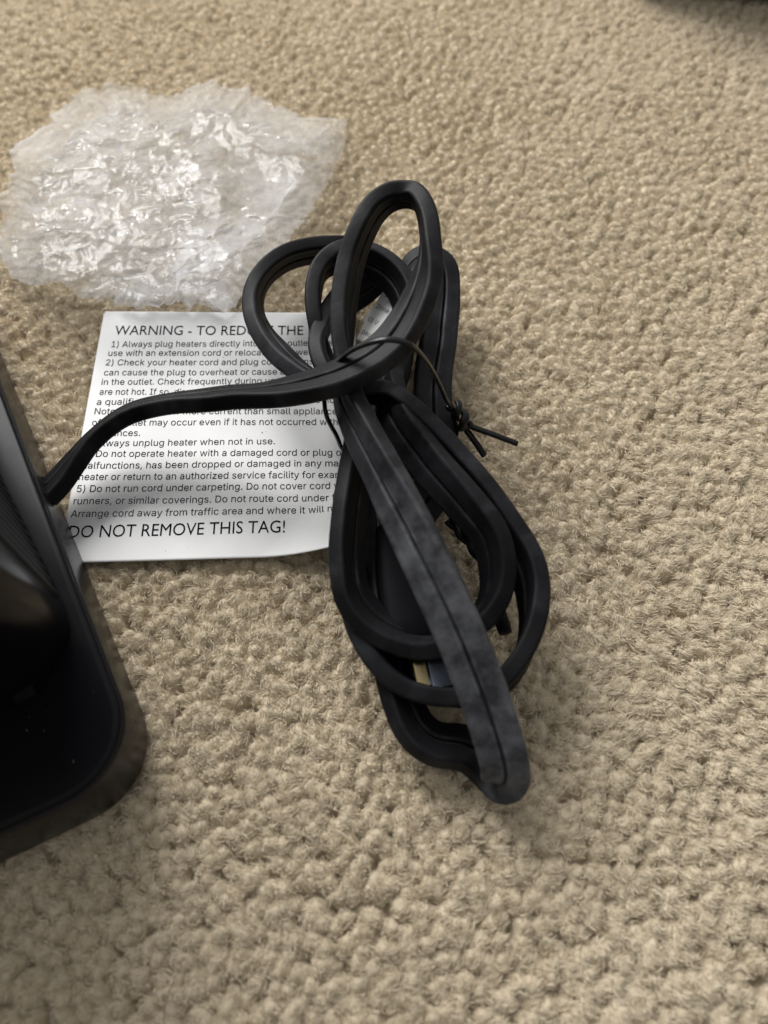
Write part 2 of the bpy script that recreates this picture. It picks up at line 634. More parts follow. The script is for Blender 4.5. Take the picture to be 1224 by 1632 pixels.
# ------------------------------------------------------------------ heater
def build_heater():
    root = thing('space_heater', 'glossy black space heater standing on a rounded base, the cord coming out of its side', 'heater')
    # footprint of the base, cm, from its right edge and its front edge on the carpet
    r0, r1 = at(20, 607, 0)[:2], at(200, 1063, 0)[:2]
    f0, f1 = at(150, 1306, 0)[:2], at(10, 1373, 0)[:2]
    dR = (r0 - r1) / np.linalg.norm(r0 - r1)         # away from the viewer
    dF = (f1 - f0) / np.linalg.norm(f1 - f0)         # to the left
    # corner where both edges would meet
    A = np.stack([dR, -dF], 1)
    k = np.linalg.solve(A, f0 - r1)
    C0 = r1 + dR * k[0]

    def footprint(inset, depth=16.0, width=13.0, R=1.55):
        """Rounded parallelogram in base coordinates: a along dF, b along dR."""
        R = max(R - inset, 0.25)
        a0, a1, b0, b1 = inset, width - inset, inset, depth - inset
        out = []
        for (ca, cb, st) in ((a0 + R, b0 + R, 180), (a1 - R, b0 + R, 270), (a1 - R, b1 - R, 0), (a0 + R, b1 - R, 90)):
            for t in np.linspace(st, st + 90, 22):
                q = math.radians(t)
                out.append((ca + R * math.cos(q), cb + R * math.sin(q)))
        out = np.array(out)
        return C0[None, :] + out[:, :1] * dF[None, :] + out[:, 1:] * dR[None, :]

    H = 1.62

    def loft(rings, name, material, parent, cap_top=True, cap_bottom=True):
        V = np.vstack([np.hstack([xy, np.full((len(xy), 1), z)]) for xy, z in rings])
        n = len(rings[0][0])
        faces = [tuple(q) for q in grid_faces(len(rings), n, True)]
        if cap_top:
            faces.append(tuple((len(rings) - 1) * n + i for i in range(n)))
        if cap_bottom:
            faces.append(tuple(range(n - 1, -1, -1)))
        o = mesh_obj(name, V, faces, material, parent)
        o.data.polygons.foreach_set('use_smooth', np.array([len(p.vertices) == 4 for p in o.data.polygons]))
        return o

    loft([(footprint(0.10), -0.10), (footprint(0.02), 0.0), (footprint(0.0), 0.12), (footprint(0.03), H - 0.16),
          (footprint(0.05), H - 0.08), (footprint(0.09), H - 0.05)], 'base', M['gloss'], root)
    loft([(footprint(0.085), H - 0.07), (footprint(0.070), H - 0.03), (footprint(0.085), H + 0.02), (footprint(0.13), H + 0.045),
          (footprint(0.22), H + 0.055), (footprint(1.2), H + 0.055)],
         'base_cover', M['piano'], root)

    # upright column on the base
    zt = H + 0.05
    s0, s1 = at(-60, 641, zt)[:2], at(104, 972, zt)[:2]
    arc = at([112, 114, 109, 99, 84, 64, 36, 4, -40], [990, 1006, 1024, 1046, 1070, 1092, 1113, 1131, 1150], zt)[:, :2]
    left = arc[-1] + dF * 5.0
    back = s0 + (s0 - s1) / np.linalg.norm(s0 - s1) * 3.0
    fp = np.vstack([arc, left[None], (left + dR * 9)[None], back[None], s0[None], s1[None]])
    # resample as a closed loop with a rounded front
    closed = np.vstack([fp, fp[:1]])
    d = np.concatenate([[0], np.cumsum(np.linalg.norm(np.diff(closed, axis=0), axis=1))])
    q = np.linspace(0, d[-1], 260, endpoint=False)
    ring = np.stack([np.interp(q, d, closed[:, 0]), np.interp(q, d, closed[:, 1])], 1)
    for _ in range(5):
        ring = 0.25 * np.roll(ring, 1, 0) + 0.5 * ring + 0.25 * np.roll(ring, -1, 0)
    cen = ring.mean(0)
    top = 19.0
    rings = []
    for z, sc in ((zt - 0.05, 0.985), (zt + 0.03, 0.995), (zt + 0.12, 1.0), (8.0, 1.0), (top - 0.8, 1.0), (top - 0.25, 0.97), (top, 0.90)):
        rings.append((cen + (ring - cen) * sc, z))
    shell = loft(rings, 'shell', M['piano'], root)
    # ribbed grille on the side towards the cord
    L = np.linalg.norm(s0 - s1)
    e = (s0 - s1) / L
    nrm = np.array([e[1], -e[0]])
    if np.dot(nrm, np.array([1.0, 0.0])) < 0:
        nrm = -nrm
    prof = []
    length = L + 2.0
    n_rib = 26
    for i in range(n_rib):
        u0 = 0.18 + i * (length - 0.3) / n_rib
        w = (length - 0.3) / n_rib
        prof += [(u0, 0.01), (u0 + w * 0.15, 0.055), (u0 + w * 0.5, 0.055), (u0 + w * 0.65, 0.01)]
    prof = np.array([(0.10, -0.12)] + prof + [(length, -0.12)])
    line = s1[None, :] + prof[:, :1] * e[None, :] + prof[:, 1:] * nrm[None, :]
    zs = np.array([zt + 0.25, zt + 0.30, 10.0, top - 1.2])
    V = np.concatenate([np.hstack([line, np.full((len(line), 1), z)]) for z in zs])
    gr = mesh_obj('grille', V, grid_faces(len(zs), len(line)), M['matt'], root, smooth=False)
    # small latch tab where the shell meets the base
    c = at(41, 1106, zt + 0.12)
    bm = bmesh.new()
    bmesh.ops.create_cube(bm, size=1.0)
    for v in bm.verts:
        a, b, z = v.co.x * 0.30, v.co.y * 0.22, v.co.z * 0.26
        xy = c[:2] + dF * a + dR * b
        v.co = Vector((xy[0], xy[1], c[2] + z)) * CM
    bmesh.ops.bevel(bm, geom=bm.edges[:], offset=0.0004, segments=2, affect='EDGES')
    me = bpy.data.meshes.new('latch')
    bm.to_mesh(me)
    bm.free()
    me.materials.append(M['matt'])
    o = bpy.data.objects.new('latch', me)
    COL.objects.link(o)
    o.parent = root
    # strain relief where the cord comes out of the base
    c = at(86, 790, 0.85)
    out = np.array([*nrm, 0.0])
    pts = [c - out * 0.5, c - out * 0.1, c + out * 0.15]
    sweep_round(pts, [0.20, 0.20, 0.17], 'strain_relief', M['matt'], root, nc=20, squash=0.85)
    # lint lying on the glossy cover
    r = np.random.default_rng(5)
    V, F = [], []
    for i in range(8):
        px, py = (58 + r.normal(0, 16), 1132 + r.normal(0, 20)) if i < 6 else (r.uniform(5, 170), r.uniform(1100, 1230))
        b = at(px, py, H + 0.07)
        a = r.uniform(0, 6.28)
        l = r.uniform(0.006, 0.028)
        t = 0.004
        dx, dy = math.cos(a), math.sin(a)
        k = len(V)
        for (u, v, w) in ((-l, -t, 0), (l, -t, 0), (l, t, 0), (-l, t, 0), (0, 0, 0.006)):
            V.append(b + np.array([dx * u - dy * v, dy * u + dx * v, w]))
        F += [(k, k + 1, k + 4), (k + 1, k + 2, k + 4), (k + 2, k + 3, k + 4), (k + 3, k, k + 4)]
    lint = mesh_obj('lint', V, F, M['lint'], root, smooth=False)
    lint['kind'] = 'stuff'
    return root


build_heater()

# ------------------------------------------------------------------ warning tag
TAG_Z = 0.10


def curl(xy):
    """Height added where the tag's lower right corner curls up; xy in cm on the tag plane."""
    d = np.maximum(curl_d(xy), 0.0)
    return 0.30 * d ** 2 / (1 + 0.10 * d) + ripple(xy)


def ripple(xy):
    return 0.05 * (fbm(xy[..., 0] * 0.35 + 3, xy[..., 1] * 0.35, 77, 2) - 0.5)


_c0 = at(405, 890, TAG_Z)[:2]
_c1 = at(545, 750, TAG_Z)[:2]
_cd = (_c1 - _c0) / np.linalg.norm(_c1 - _c0)
_cn = np.array([_cd[1], -_cd[0]])


def curl_d(xy):
    return (xy[..., 0] - _c0[0]) * _cn[0] + (xy[..., 1] - _c0[1]) * _cn[1]


def font():
    try:
        p = os.path.join(bpy.utils.system_resource('DATAFILES', path='fonts'), 'Inter.woff2')
        return bpy.data.fonts.load(p)
    except Exception:
        return None


FONT = font()


def text_mesh(s, weight=0.0, sans=True):
    """(verts, faces, width) of a flat string at size 1."""
    cu = bpy.data.curves.new('lettering', 'FONT')
    cu.body = s
    cu.size = 1.0
    cu.resolution_u = 3
    cu.offset = weight
    cu.fill_mode = 'NONE' if hasattr(cu, 'fill_mode') else cu.fill_mode
    if FONT and sans:
        cu.font = FONT
    o = bpy.data.objects.new('lettering', cu)
    COL.objects.link(o)
    bpy.context.view_layer.update()
    ev = o.evaluated_get(bpy.context.evaluated_depsgraph_get())
    me = ev.to_mesh()
    co = [tuple(x.co[:2]) for x in me.vertices]
    nb = {}
    for e in me.edges:
        i, j = e.vertices
        nb.setdefault(i, []).append(j)
        nb.setdefault(j, []).append(i)
    ev.to_mesh_clear()
    bpy.data.objects.remove(o)
    bpy.data.curves.remove(cu)
    seen, loops = set(), []
    for i in nb:
        if i in seen:
            continue
        loop, cur, prev = [], i, None
        while cur not in seen:
            seen.add(cur)
            loop.append(cur)
            nx = [k for k in nb[cur] if k != prev and k not in seen]
            prev = cur
            if not nx:
                break
            cur = nx[0]
        if len(loop) > 2:
            loops.append(loop)

    def area_of(lp):
        p = np.array([co[i] for i in lp])
        q = np.roll(p, -1, 0)
        return 0.5 * float((p[:, 0] * q[:, 1] - q[:, 0] * p[:, 1]).sum())

    def holds(lp, pt):
        c, n = False, len(lp)
        for k in range(n):
            (x0, y0), (x1, y1) = co[lp[k]], co[lp[(k + 1) % n]]
            if (y0 > pt[1]) != (y1 > pt[1]) and pt[0] < (x1 - x0) * (pt[1] - y0) / (y1 - y0) + x0:
                c = not c
        return c
    # a loop inside an odd number of others, wholly, is a counter (hole)
    boxes = [(min(co[i][0] for i in l), min(co[i][1] for i in l), max(co[i][0] for i in l), max(co[i][1] for i in l)) for l in loops]

    def inside(a, b):
        A, B = boxes[a], boxes[b]
        if not (A[0] >= B[0] and A[1] >= B[1] and A[2] <= B[2] and A[3] <= B[3]):
            return False
        return all(holds(loops[b], co[i]) for i in loops[a][::max(1, len(loops[a]) // 8)])
    up = [[b for b in range(len(loops)) if b != a and inside(a, b)] for a in range(len(loops))]
    faces = []
    for a, l in enumerate(loops):
        if len(up[a]) % 2:
            continue
        holes = [loops[c] for c in range(len(loops)) if a in up[c] and len(up[c]) == len(up[a]) + 1]
        allp = [l] + holes
        flat = [i for q in allp for i in q]
        tris = tessellate_polygon([[Vector((*co[i], 0)) for i in q] for q in allp])
        for t in tris:
            q = [flat[k] for k in t]
            (x0, y0), (x1, y1), (x2, y2) = (co[i] for i in q)
            if (x1 - x0) * (y2 - y0) - (x2 - x0) * (y1 - y0) < 0:
                q = q[::-1]
            faces.append(tuple(q))
    return np.array(co), faces


def cap_height(sans=True):
    v, _ = text_mesh('H', 0.0, sans)
    return v[:, 1].max() - v[:, 1].min()


def build_tag():
    root = thing('warning_tag', 'white paper warning tag printed in black, lying flat under the bundled cord', 'tag')
    TL, BL = at(166, 496, TAG_Z)[:2], at(92, 897, TAG_Z)[:2]
    dn = (BL - TL)
    Ht = np.linalg.norm(dn)
    dn = dn / Ht
    rt_ref = at(420, 888.5, TAG_Z)[:2] - BL
    rt = rt_ref / np.linalg.norm(rt_ref)
    TR_ref = at(480, 498, TAG_Z)[:2] - TL
    rt_top = TR_ref / np.linalg.norm(TR_ref)
    Wd = np.dot(at(568, 640, TAG_Z)[:2] - TL, rt)
    nu, nv = 200, 150
    u = np.linspace(0, 1, nu)
    v = np.linspace(0, 1, nv)
    U, V = np.meshgrid(u, v)
    dirs = rt_top[None, None, :] * (1 - V[..., None]) + rt[None, None, :] * V[..., None]
    xy = TL + dn * (V * Ht)[..., None] + dirs * (U * Wd)[..., None]
    # rounded corners: pull the outline in
    rc = 0.16
    eu, ev = np.minimum(U, 1 - U) * Wd, np.minimum(V, 1 - V) * Ht
    z = TAG_Z + curl(xy)
    top = np.concatenate([xy, z[..., None]], -1)
    bot = top.copy()
    bot[..., 2] -= 0.022
    F = grid_faces(nv, nu)[:, ::-1]
    keep = np.ones(len(F), bool)
    ru, rv = rc - eu, rc - ev
    out = (ru > 0) & (rv > 0) & (ru ** 2 + rv ** 2 > rc ** 2)
    out = out.ravel()
    keep = ~out[F].all(axis=1)
    n = nu * nv
    F1 = F[keep]
    faces = np.vstack([F1, F1[:, ::-1] + n])
    # rim
    edges = {}
    for q in F1:
        for a, b in zip(q, np.roll(q, -1)):
            if (b, a) in edges:
                del edges[(b, a)]
            else:
                edges[(a, b)] = 1
    rim = np.array([(b, a, a + n, b + n) for a, b in edges])
    faces = np.vstack([faces, rim])
    sheet = mesh_obj('sheet', np.vstack([top.reshape(-1, 3), bot.reshape(-1, 3)]), faces, M['paper'], root)
    right_edge = lambda p: np.dot(p - TL, rt)

    caps = {True: cap_height(True), False: cap_height(False)}
    allv, allf = [], []

    def put(full, vis, p0, p1, cap_px, weight=0.055, prefix='', sans=True):
        """Print `full` so that its part `vis` runs from photo pixel p0 to p1 (baseline)."""
        A, B = at(*p0, TAG_Z)[:2], at(*p1, TAG_Z)[:2]
        cap = caps[sans]
        vv, _ = text_mesh(vis, weight, sans)
        w = vv[:, 0].max() - vv[:, 0].min()
        d = (B - A) / np.linalg.norm(B - A)
        sx = np.linalg.norm(B - A) / w
        up = -dn * np.linalg.norm(at(p0[0], p0[1], TAG_Z)[:2] - at(p0[0], p0[1] - cap_px, TAG_Z)[:2]) / cap
        x_off = vv[:, 0].min()
        t, f = text_mesh(full, weight, sans)
        if prefix:      # words before the anchor, outside to its left
            pv, pf = text_mesh(prefix + vis, weight, sans)
            x_off += (pv[:, 0].max() - vv[:, 0].max())
            t, f = text_mesh(prefix + full, weight, sans)
        xy = A + (t[:, :1] - x_off) * sx * d + t[:, 1:] * up
        lim = Wd - 0.10
        ok = np.array([right_edge(p) < lim for p in xy])
        # drop whole letters past the edge
        parent = list(range(len(t)))

        def find(i):
            while parent[i] != i:
                parent[i] = parent[parent[i]]
                i = parent[i]
            return i
        for q in f:
            for b in q[1:]:
                parent[find(b)] = find(q[0])
        bad = {find(i) for i in range(len(t)) if not ok[i]}
        f = [q for q in f if find(q[0]) not in bad]
        k = sum(len(a) for a in allv)
        z = TAG_Z + curl(xy) + 0.006
        allv.append(np.hstack([xy, z[:, None]]))
        allf.extend([tuple(i + k for i in q) for q in f])

    put('WARNING - TO REDUCE THE RISK OF FIRE', 'WARNING - TO REDUCE THE', (182, 533.5), (483, 533.5), 14.3, 0.045, sans=False)
    put('1) Always plug heaters directly into a wall outlet/receptacle', '1) Always plug heaters directly into', (177, 553), (410.5, 551.5), 9.2)
    put('use with an extension cord or relocatable power tap (outlet', 'use with an extension cord or relocata', (172, 567), (428, 566), 9.2)
    put('2) Check your heater cord and plug connections. Faulty wall', '2) Check your heater cord and plug conn', (168, 582), (449, 581), 9.3)
    put('can cause the plug to overheat or cause a fire. Wear on', 'can cause the plug to overheat or cause a', (165, 598), (453, 597), 9.4)
    put('in the outlet. Check frequently during use to ensure that', 'in the outlet. Check frequently during use', (161, 613), (446, 611.5), 9.4)
    put('are not hot. If so, discontinue use and have checked by', 'are not hot. If so,', (158, 628.8), (271.5, 628.8), 9.6)
    put('a qualified electrician as soon as it can be done now', 'a qualifie', (153.5, 645), (221, 644.5), 9.7)
    put('Note: heaters draw more current than small appliances', 'Note: heaters draw more current than small applia', (150, 660), (510, 660.5), 9.8)
    put('of the outlet may occur even if it has not occurred with', 'of the outlet may occur even if it has not occurred w', (146, 678), (521, 677.5), 9.9)
    put('appliances.', 'appliances.', (143, 695), (222.7, 694.5), 10)
    put('ways unplug heater when not in use.', 'ways unplug heater when not in use.', (168, 711), (438, 708.5), 10, prefix='3) Al')
    put('Do not operate heater with a damaged cord or plug or if', 'Do not operate heater with a damaged cord or plug', (152.5, 728), (529.5, 726.5), 10.2, prefix='4) ')
    put('malfunctions, has been dropped or damaged in any manner', 'malfunctions, has been dropped or damaged in any ma', (126, 747), (539, 743.5), 10.3)
    put('heater or return to an authorized service facility for exami', 'heater or return to an authorized service facility for exa', (125, 765), (532, 762), 10.4)
    put('5) Do not run cord under carpeting. Do not cover cord with', '5) Do not run cord under carpeting. Do not cover cord', (121.5, 784), (526, 779.5), 10.6)
    put('runners, or similar coverings. Do not route cord under furni', 'runners, or similar coverings. Do not route cord under', (116.5, 803.5), (524, 799), 10.7)
    put('Arrange cord away from traffic area and where it will not be', 'Arrange cord away from traffic area and where it', (112, 824), (486, 818.5), 10.8)
    put('DO NOT REMOVE THIS TAG!', 'DO NOT REMOVE THIS TAG!', (108, 857), (454, 849), 19, 0.042, sans=False)
    # a few specks on the paper
    for (px, py, s) in ((418, 690, 0.016), (424, 688.5, 0.008), (356, 569, 0.012), (264, 878, 0.010), (300, 872, 0.007)):
        b = at(px, py, TAG_Z)[:2]
        th = np.linspace(0, 2 * np.pi, 7)[:-1]
        xy = b + s * np.stack([np.cos(th), np.sin(th)], 1)
        k = sum(len(a) for a in allv)
        allv.append(np.hstack([xy, (TAG_Z + curl(xy) + 0.006)[:, None]]))
        allf.append(tuple(k + i for i in range(6)))
    o = mesh_obj('printed_text', np.vstack(allv), allf, M['ink'], sheet, smooth=False)

    # the folded corner standing up inside the cord loops, with print of its own
    P0, P1, P3 = at(567, 539, 0.35), at(622, 573, 1.15), at(624, 441, 0.85)
    eu_, ev_ = P1 - P0, P3 - P0

    def flap(a, b):
        bend = np.cross(eu_, ev_)
        bend = bend / np.linalg.norm(bend)
        a, b = np.asarray(a, float), np.asarray(b, float)
        return P0 + a[..., None] * eu_ + b[..., None] * ev_ + (0.10 * np.sin(a * 2.2) * (1 - 0.4 * b))[..., None] * bend
    g = 26
    A_, B_ = np.meshgrid(np.linspace(0, 0.95, g), np.linspace(0, 1.0, g))
    wob = 0.02 * np.sin(B_ * 17) * (1 - np.minimum(A_ * 4, 1))
    top = flap(A_ - 0.09 * (B_ > 0.25) * (B_ < 0.55) * (A_ < 0.05) + wob, B_)
    off = np.cross(eu_, ev_)
    off = off / np.linalg.norm(off)
    if off[2] < 0:
        off = -off
    bot = top - off * 0.02
    F = grid_faces(g, g)
    edges = {}
    for q in F:
        for a, b in zip(q, np.roll(q, -1)):
            if (b, a) in edges:
                del edges[(b, a)]
            else:
                edges[(a, b)] = 1
    rim = np.array([(b, a, a + g * g, b + g * g) for a, b in edges])
    fl = mesh_obj('folded_corner', np.vstack([top.reshape(-1, 3), bot.reshape(-1, 3)]), np.vstack([F, F[:, ::-1] + g * g, rim]), M['paper'], root)
    fv, ff = [], []
    for row, (s, a0, b0) in enumerate((('pau', 0.10, 0.10), ('O) V', 0.06, 0.29), ('Zinne', 0.08, 0.50), ('(Bur', 0.12, 0.70), ('Vt', 0.16, 0.88))):
        t, f = text_mesh(s, 0.06)
        pu = a0 - 0.03 + t[:, 0] * 0.225
        pv = b0 + t[:, 1] * 0.135
        k = sum(len(q) for q in fv)
        fv.append(flap(pu, pv) + off * 0.006)
        ff.extend([tuple(i + k for i in q) for q in f])
    mesh_obj('printed_text', np.vstack(fv), ff, M['ink'], fl, smooth=False)
    return root


build_tag()


# ------------------------------------------------------------------ power cord
def build_cord():
    root = thing('power_cord', 'thick black flat power cord folded into loops and bundled, plug tucked inside', 'power cord')
    R = []
    # feed from the heater, over the tag
    R += [(74, 790, 0.80, 106, 0), (90, 774, 0.85, 104, 0), (114, 742, 0.95, 100, 0), (146, 701, 1.15, 97, 0), (202, 661, 1.45, 98, 0), (275, 642, 1.75, 98, 0),
          (350, 634, 2.1, 100, 0), (425, 627, 2.5, 105, 0), (500, 612, 2.95, 118, 0), (560, 592, 3.35, 128, 0.05), (615, 556, 3.6, 130, 0.1), (650, 512, 3.75, 122, 0.1)]
    # tallest loop
    R += [(674, 455, 3.9, 112, 0.05), (684, 400, 4.05, 102, 0.05), (680, 345, 4.15, 104, 0), (660, 312, 4.15, 108, 0), (630, 311, 4.1, 114, 0), (600, 332, 4.0, 118, 0),
          (575, 375, 3.8, 118, 0), (558, 425, 3.5, 114, 0.05), (548, 480, 3.2, 112, 0.05), (545, 535, 2.95, 105, 0.05), (548, 590, 2.75, 85, 0.1)]
    # the big front strand
    R += [(556, 640, 2.7, 58, 0.1), (580, 698, 2.8, 42, 0.25), (614, 765, 2.9, 36, 0.4), (652, 840, 2.95, 28, 0.7), (692, 920, 2.85, 18, 1.0), (731, 1005, 2.5, 10, 1.2),
          (766, 1090, 2.0, 4, 1.2), (791, 1165, 1.6, 0, 1.2), (803, 1215, 1.25, -4, 1.1), (804, 1238, 0.75, -4, 0.9), (797, 1236, 0.28, 0, 0.3), (778, 1216, 0.22, 6, 0), (752, 1194, 0.26, 20, 0)]
    # bottom loop, low on the carpet, and back up underneath
    R += [(724, 1188, 0.34, 36, 0), (693, 1186, 0.42, 42, 0), (666, 1166, 0.5, 46, 0), (644, 1122, 0.55, 52, 0), (624, 1060, 0.6, 62, 0), (606, 980, 0.55, 75, 0),
          (592, 890, 0.5, 80, 0), (580, 790, 0.5, 85, 0), (568, 700, 0.6, 90, 0), (545, 630, 0.9, 90, 0)]
    # middle loop standing on edge
    R += [(518, 572, 1.25, 92, 0), (503, 520, 1.6, 92, 0.05), (499, 470, 1.8, 88, 0.05), (514, 424, 1.9, 72, 0), (552, 408, 1.85, 38, 0), (600, 420, 1.75, 28, 0),
          (636, 452, 1.6, 40, 0), (650, 500, 1.5, 62, 0), (640, 550, 1.5, 75, 0), (622, 610, 1.65, 70, 0)]
    # right inner loop
    R += [(634, 668, 1.95, 42, 0.3), (676, 730, 2.1, 36, 0.3), (731, 792, 2.1, 42, 0.15), (776, 848, 1.9, 48, 0.05), (791, 902, 1.65, 50, 0), (787, 950, 1.4, 64, 0), (762, 990, 1.2, 72, 0),
          (715, 1020, 1.1, 66, 0.1), (660, 1024, 1.1, 58, 0.3), (604, 1000, 1.25, 50, 0.05), (565, 952, 1.45, 48, 0), (555, 890, 1.6, 50, 0), (560, 825, 1.7, 54, 0),
          (566, 755, 1.7, 62, 0), (566, 690, 1.7, 75, 0), (545, 630, 1.75, 85, 0), (520, 585, 1.75, 90, 0.05), (509, 548, 1.6, 90, 0.05), (522, 506, 1.35, 70, 0), (556, 473, 1.15, 36, 0), (592, 448, 1.1, 38, 0),
          (610, 425, 1.15, 70, 0), (598, 408, 1.2, 100, 0), (562, 396, 1.3, 112, 0), (530, 396, 1.4, 116, 0)]
    # left loop
    R += [(498, 398, 1.45, 116, 0), (455, 410, 1.55, 116, 0), (420, 440, 1.65, 110, 0.05), (406, 482, 1.75, 100, 0.05), (417, 526, 1.85, 98, 0.1), (452, 572, 1.95, 104, 0.4), (500, 606, 2.05, 100, 0.1),
          (560, 622, 2.1, 85, 0)]
    # right outer loop
    R += [(610, 628, 2.0, 70, 0), (654, 660, 1.95, 56, 0.1), (704, 712, 1.9, 50, 0.1), (752, 770, 1.8, 48, 0.05), (800, 832, 1.65, 46, 0.1), (836, 892, 1.5, 48, 0), (849, 955, 1.35, 58, 0), (842, 1020, 1.2, 78, 0),
          (812, 1076, 1.05, 88, 0.05), (768, 1108, 0.9, 90, 0), (706, 1112, 0.8, 84, 0), (648, 1094, 0.8, 78, 0), (606, 1058, 0.85, 74, 0.2), (575, 1008, 0.95, 74, 0.15), (557, 950, 0.9, 80, 0), (552, 880, 0.7, 86, 0),
          (558, 800, 0.6, 90, 0), (575, 720, 0.65, 98, 0), (602, 660, 0.8, 108, 0)]
    # far right loop, wide side showing, then under the bundle to the plug
    R += [(630, 600, 1.0, 112, 0), (642, 540, 1.15, 115, 0), (648, 475, 1.3, 115, 0), (655, 432, 1.4, 118, 0), (676, 414, 1.45, 128, 0.05), (700, 424, 1.4, 150, 0.1), (706, 466, 1.3, 163, 0.15),
          (700, 530, 1.2, 166, 0.2), (690, 596, 1.1, 166, 0.2), (690, 660, 0.9, 168, 0.1), (698, 716, 0.6, 172, 0), (694, 770, 0.45, 178, 0), (668, 812, 0.5, 180, 0), (646, 838, 0.62, 180, 0), (642, 870, 0.7, 180, 0)]
    cord = sweep_flat(R, 'cable', M['cord'], root)

    # plug tucked under the loops
    c0, c1 = at(632, 838, 0.75), at(676, 1036, 0.75)
    ax = unit((c1 - c0)[None])[0]
    side = np.cross(np.array([0, 0, 1.0]), ax)
    side = side / np.linalg.norm(side)
    upv = np.cross(ax, side)
    Lp = np.linalg.norm(c1 - c0)
    prof = [(0.0, 0.42, 0.26), (0.05, 0.52, 0.33), (0.25, 0.62, 0.40), (0.5, 0.74, 0.48), (0.8, 0.80, 0.52), (0.97, 0.80, 0.52), (1.0, 0.74, 0.46)]
    V, n = [], 40
    th = np.linspace(0, 2 * np.pi, n, endpoint=False)
    sx = np.sign(np.cos(th)) * np.abs(np.cos(th)) ** 0.5
    sy = np.sign(np.sin(th)) * np.abs(np.sin(th)) ** 0.5
    for (t, a, b) in prof:
        V.append(c0 + ax * Lp * t + sx[:, None] * a * side + sy[:, None] * b * upv)
    V = np.vstack(V)
    faces = [tuple(q) for q in grid_faces(len(prof), n, True)]
    faces += [tuple(range(n - 1, -1, -1)), tuple((len(prof) - 1) * n + i for i in range(n))]
    plug = mesh_obj('plug', V, faces, M['plug'], root)
    for (off, mat) in ((-0.20, M['brass']), (0.22, M['prong_blue_reflection'])):
        bm = bmesh.new()
        bmesh.ops.create_cube(bm, size=1.0)
        for v in bm.verts:
            q = c1 + ax * (0.40 + v.co.y * 0.95) + side * (off + v.co.x * 0.16 + (0.26 if mat is M['prong_blue_reflection'] else 0) * v.co.x) + upv * (v.co.z * 0.55 + 0.08)
            v.co = Vector(q) * CM
        bmesh.ops.bevel(bm, geom=bm.edges[:], offset=0.0004, segments=2, affect='EDGES')
        me = bpy.data.meshes.new('prong')
        bm.to_mesh(me)
        bm.free()
        me.materials.append(mat)
        o = bpy.data.objects.new('prong', me)
        COL.objects.link(o)
        o.parent = plug
    return root


build_cord()


# ------------------------------------------------------------------ ties
def px_path(rows):
    rows = np.asarray(rows, float)
    return at(rows[:, 0], rows[:, 1], rows[:, 2])


def build_tie():
    root = thing('twist_tie', 'thin black twist tie cinched round the cord bundle, two loose ends sticking out', 'twist tie')
    loop = px_path([(722, 662, 1.35), (728, 690, 0.75), (706, 714, 0.22), (640, 726, 0.10), (575, 730, 0.25), (548, 718, 0.95), (536, 694, 1.75), (519, 658, 2.5), (518, 622, 2.62), (530, 590, 3.0), (548, 567, 3.55), (580, 549, 4.15),
                    (618, 541, 4.38), (650, 547, 4.22), (672, 566, 3.7), (690, 592, 2.9), (703, 618, 2.25), (713, 640, 1.75), (722, 650, 1.5)])
    sweep_round(loop, 0.085, 'wire', M['tie'], root, nc=12, squash=0.6)
    # twisted knot: two strands wound on each other
    k0, k1 = at(722, 644, 1.55), at(744, 680, 1.15)
    ax = unit((k1 - k0)[None])[0]
    u = unit(np.cross(ax, [0, 0, 1.0])[None])[0]
    v = np.cross(ax, u)
    t = np.linspace(0, 1, 26)
    tails = ([(744, 678, 1.12), (762, 684, 1.05), (790, 694, 0.95), (824, 707, 0.80)], [(742, 682, 1.0), (752, 697, 0.85), (762, 711, 0.7), (772, 727, 0.55)])
    for s, tail, rad, sq in ((0, tails[0], 0.112, 0.62), (math.pi, tails[1], 0.078, 0.6)):
        hel = k0[None] + t[:, None] * (k1 - k0)[None] + 0.125 * (np.cos(t * 7.0 + s)[:, None] * u + np.sin(t * 7.0 + s)[:, None] * v)
        pts = np.vstack([hel, px_path(tail)])
        o = sweep_round(pts, rad, 'tail', M['tie'], root, nc=12, squash=sq)
        e0, e1 = px_path(tail)[-2:]
        d = unit((e1 - e0)[None])[0]
        sweep_round([e1 - d * 0.02, e1 + d * 0.012], 0.028, 'wire_core', M['wire_end'], o, nc=8)

    r2 = thing('twist_tie', 'short twisted black tie mostly hidden under the cord loops, blunt end peeking out', 'twist tie')
    base = px_path([(716, 828, 0.42), (732, 846, 0.50), (750, 868, 0.50), (768, 894, 0.45), (784, 930, 0.40), (794, 965, 0.40), (801, 986, 0.42)])
    c = catmull(base, per_cm=24)
    T = unit(np.gradient(c[:, :3], axis=0))
    u = unit(np.cross(T, [0, 0, 1.0]))
    v = np.cross(T, u)
    d = np.concatenate([[0], np.cumsum(np.linalg.norm(np.diff(c[:, :3], axis=0), axis=1))])
    for s in (0, math.pi):
        hel = c[:, :3] + 0.07 * (np.cos(d * 6.5 + s)[:, None] * u + np.sin(d * 6.5 + s)[:, None] * v)
        sweep_round(hel, 0.075, 'wire', M['tie'], r2, nc=10, per_cm=10)
    e0, e1 = at(797, 978, 0.45), at(805, 1008, 0.50)
    sweep_round([e0, e0 * 0.5 + e1 * 0.5, e1], [0.15, 0.17, 0.16], 'end', M['matt'], r2, nc=6)


build_tie()


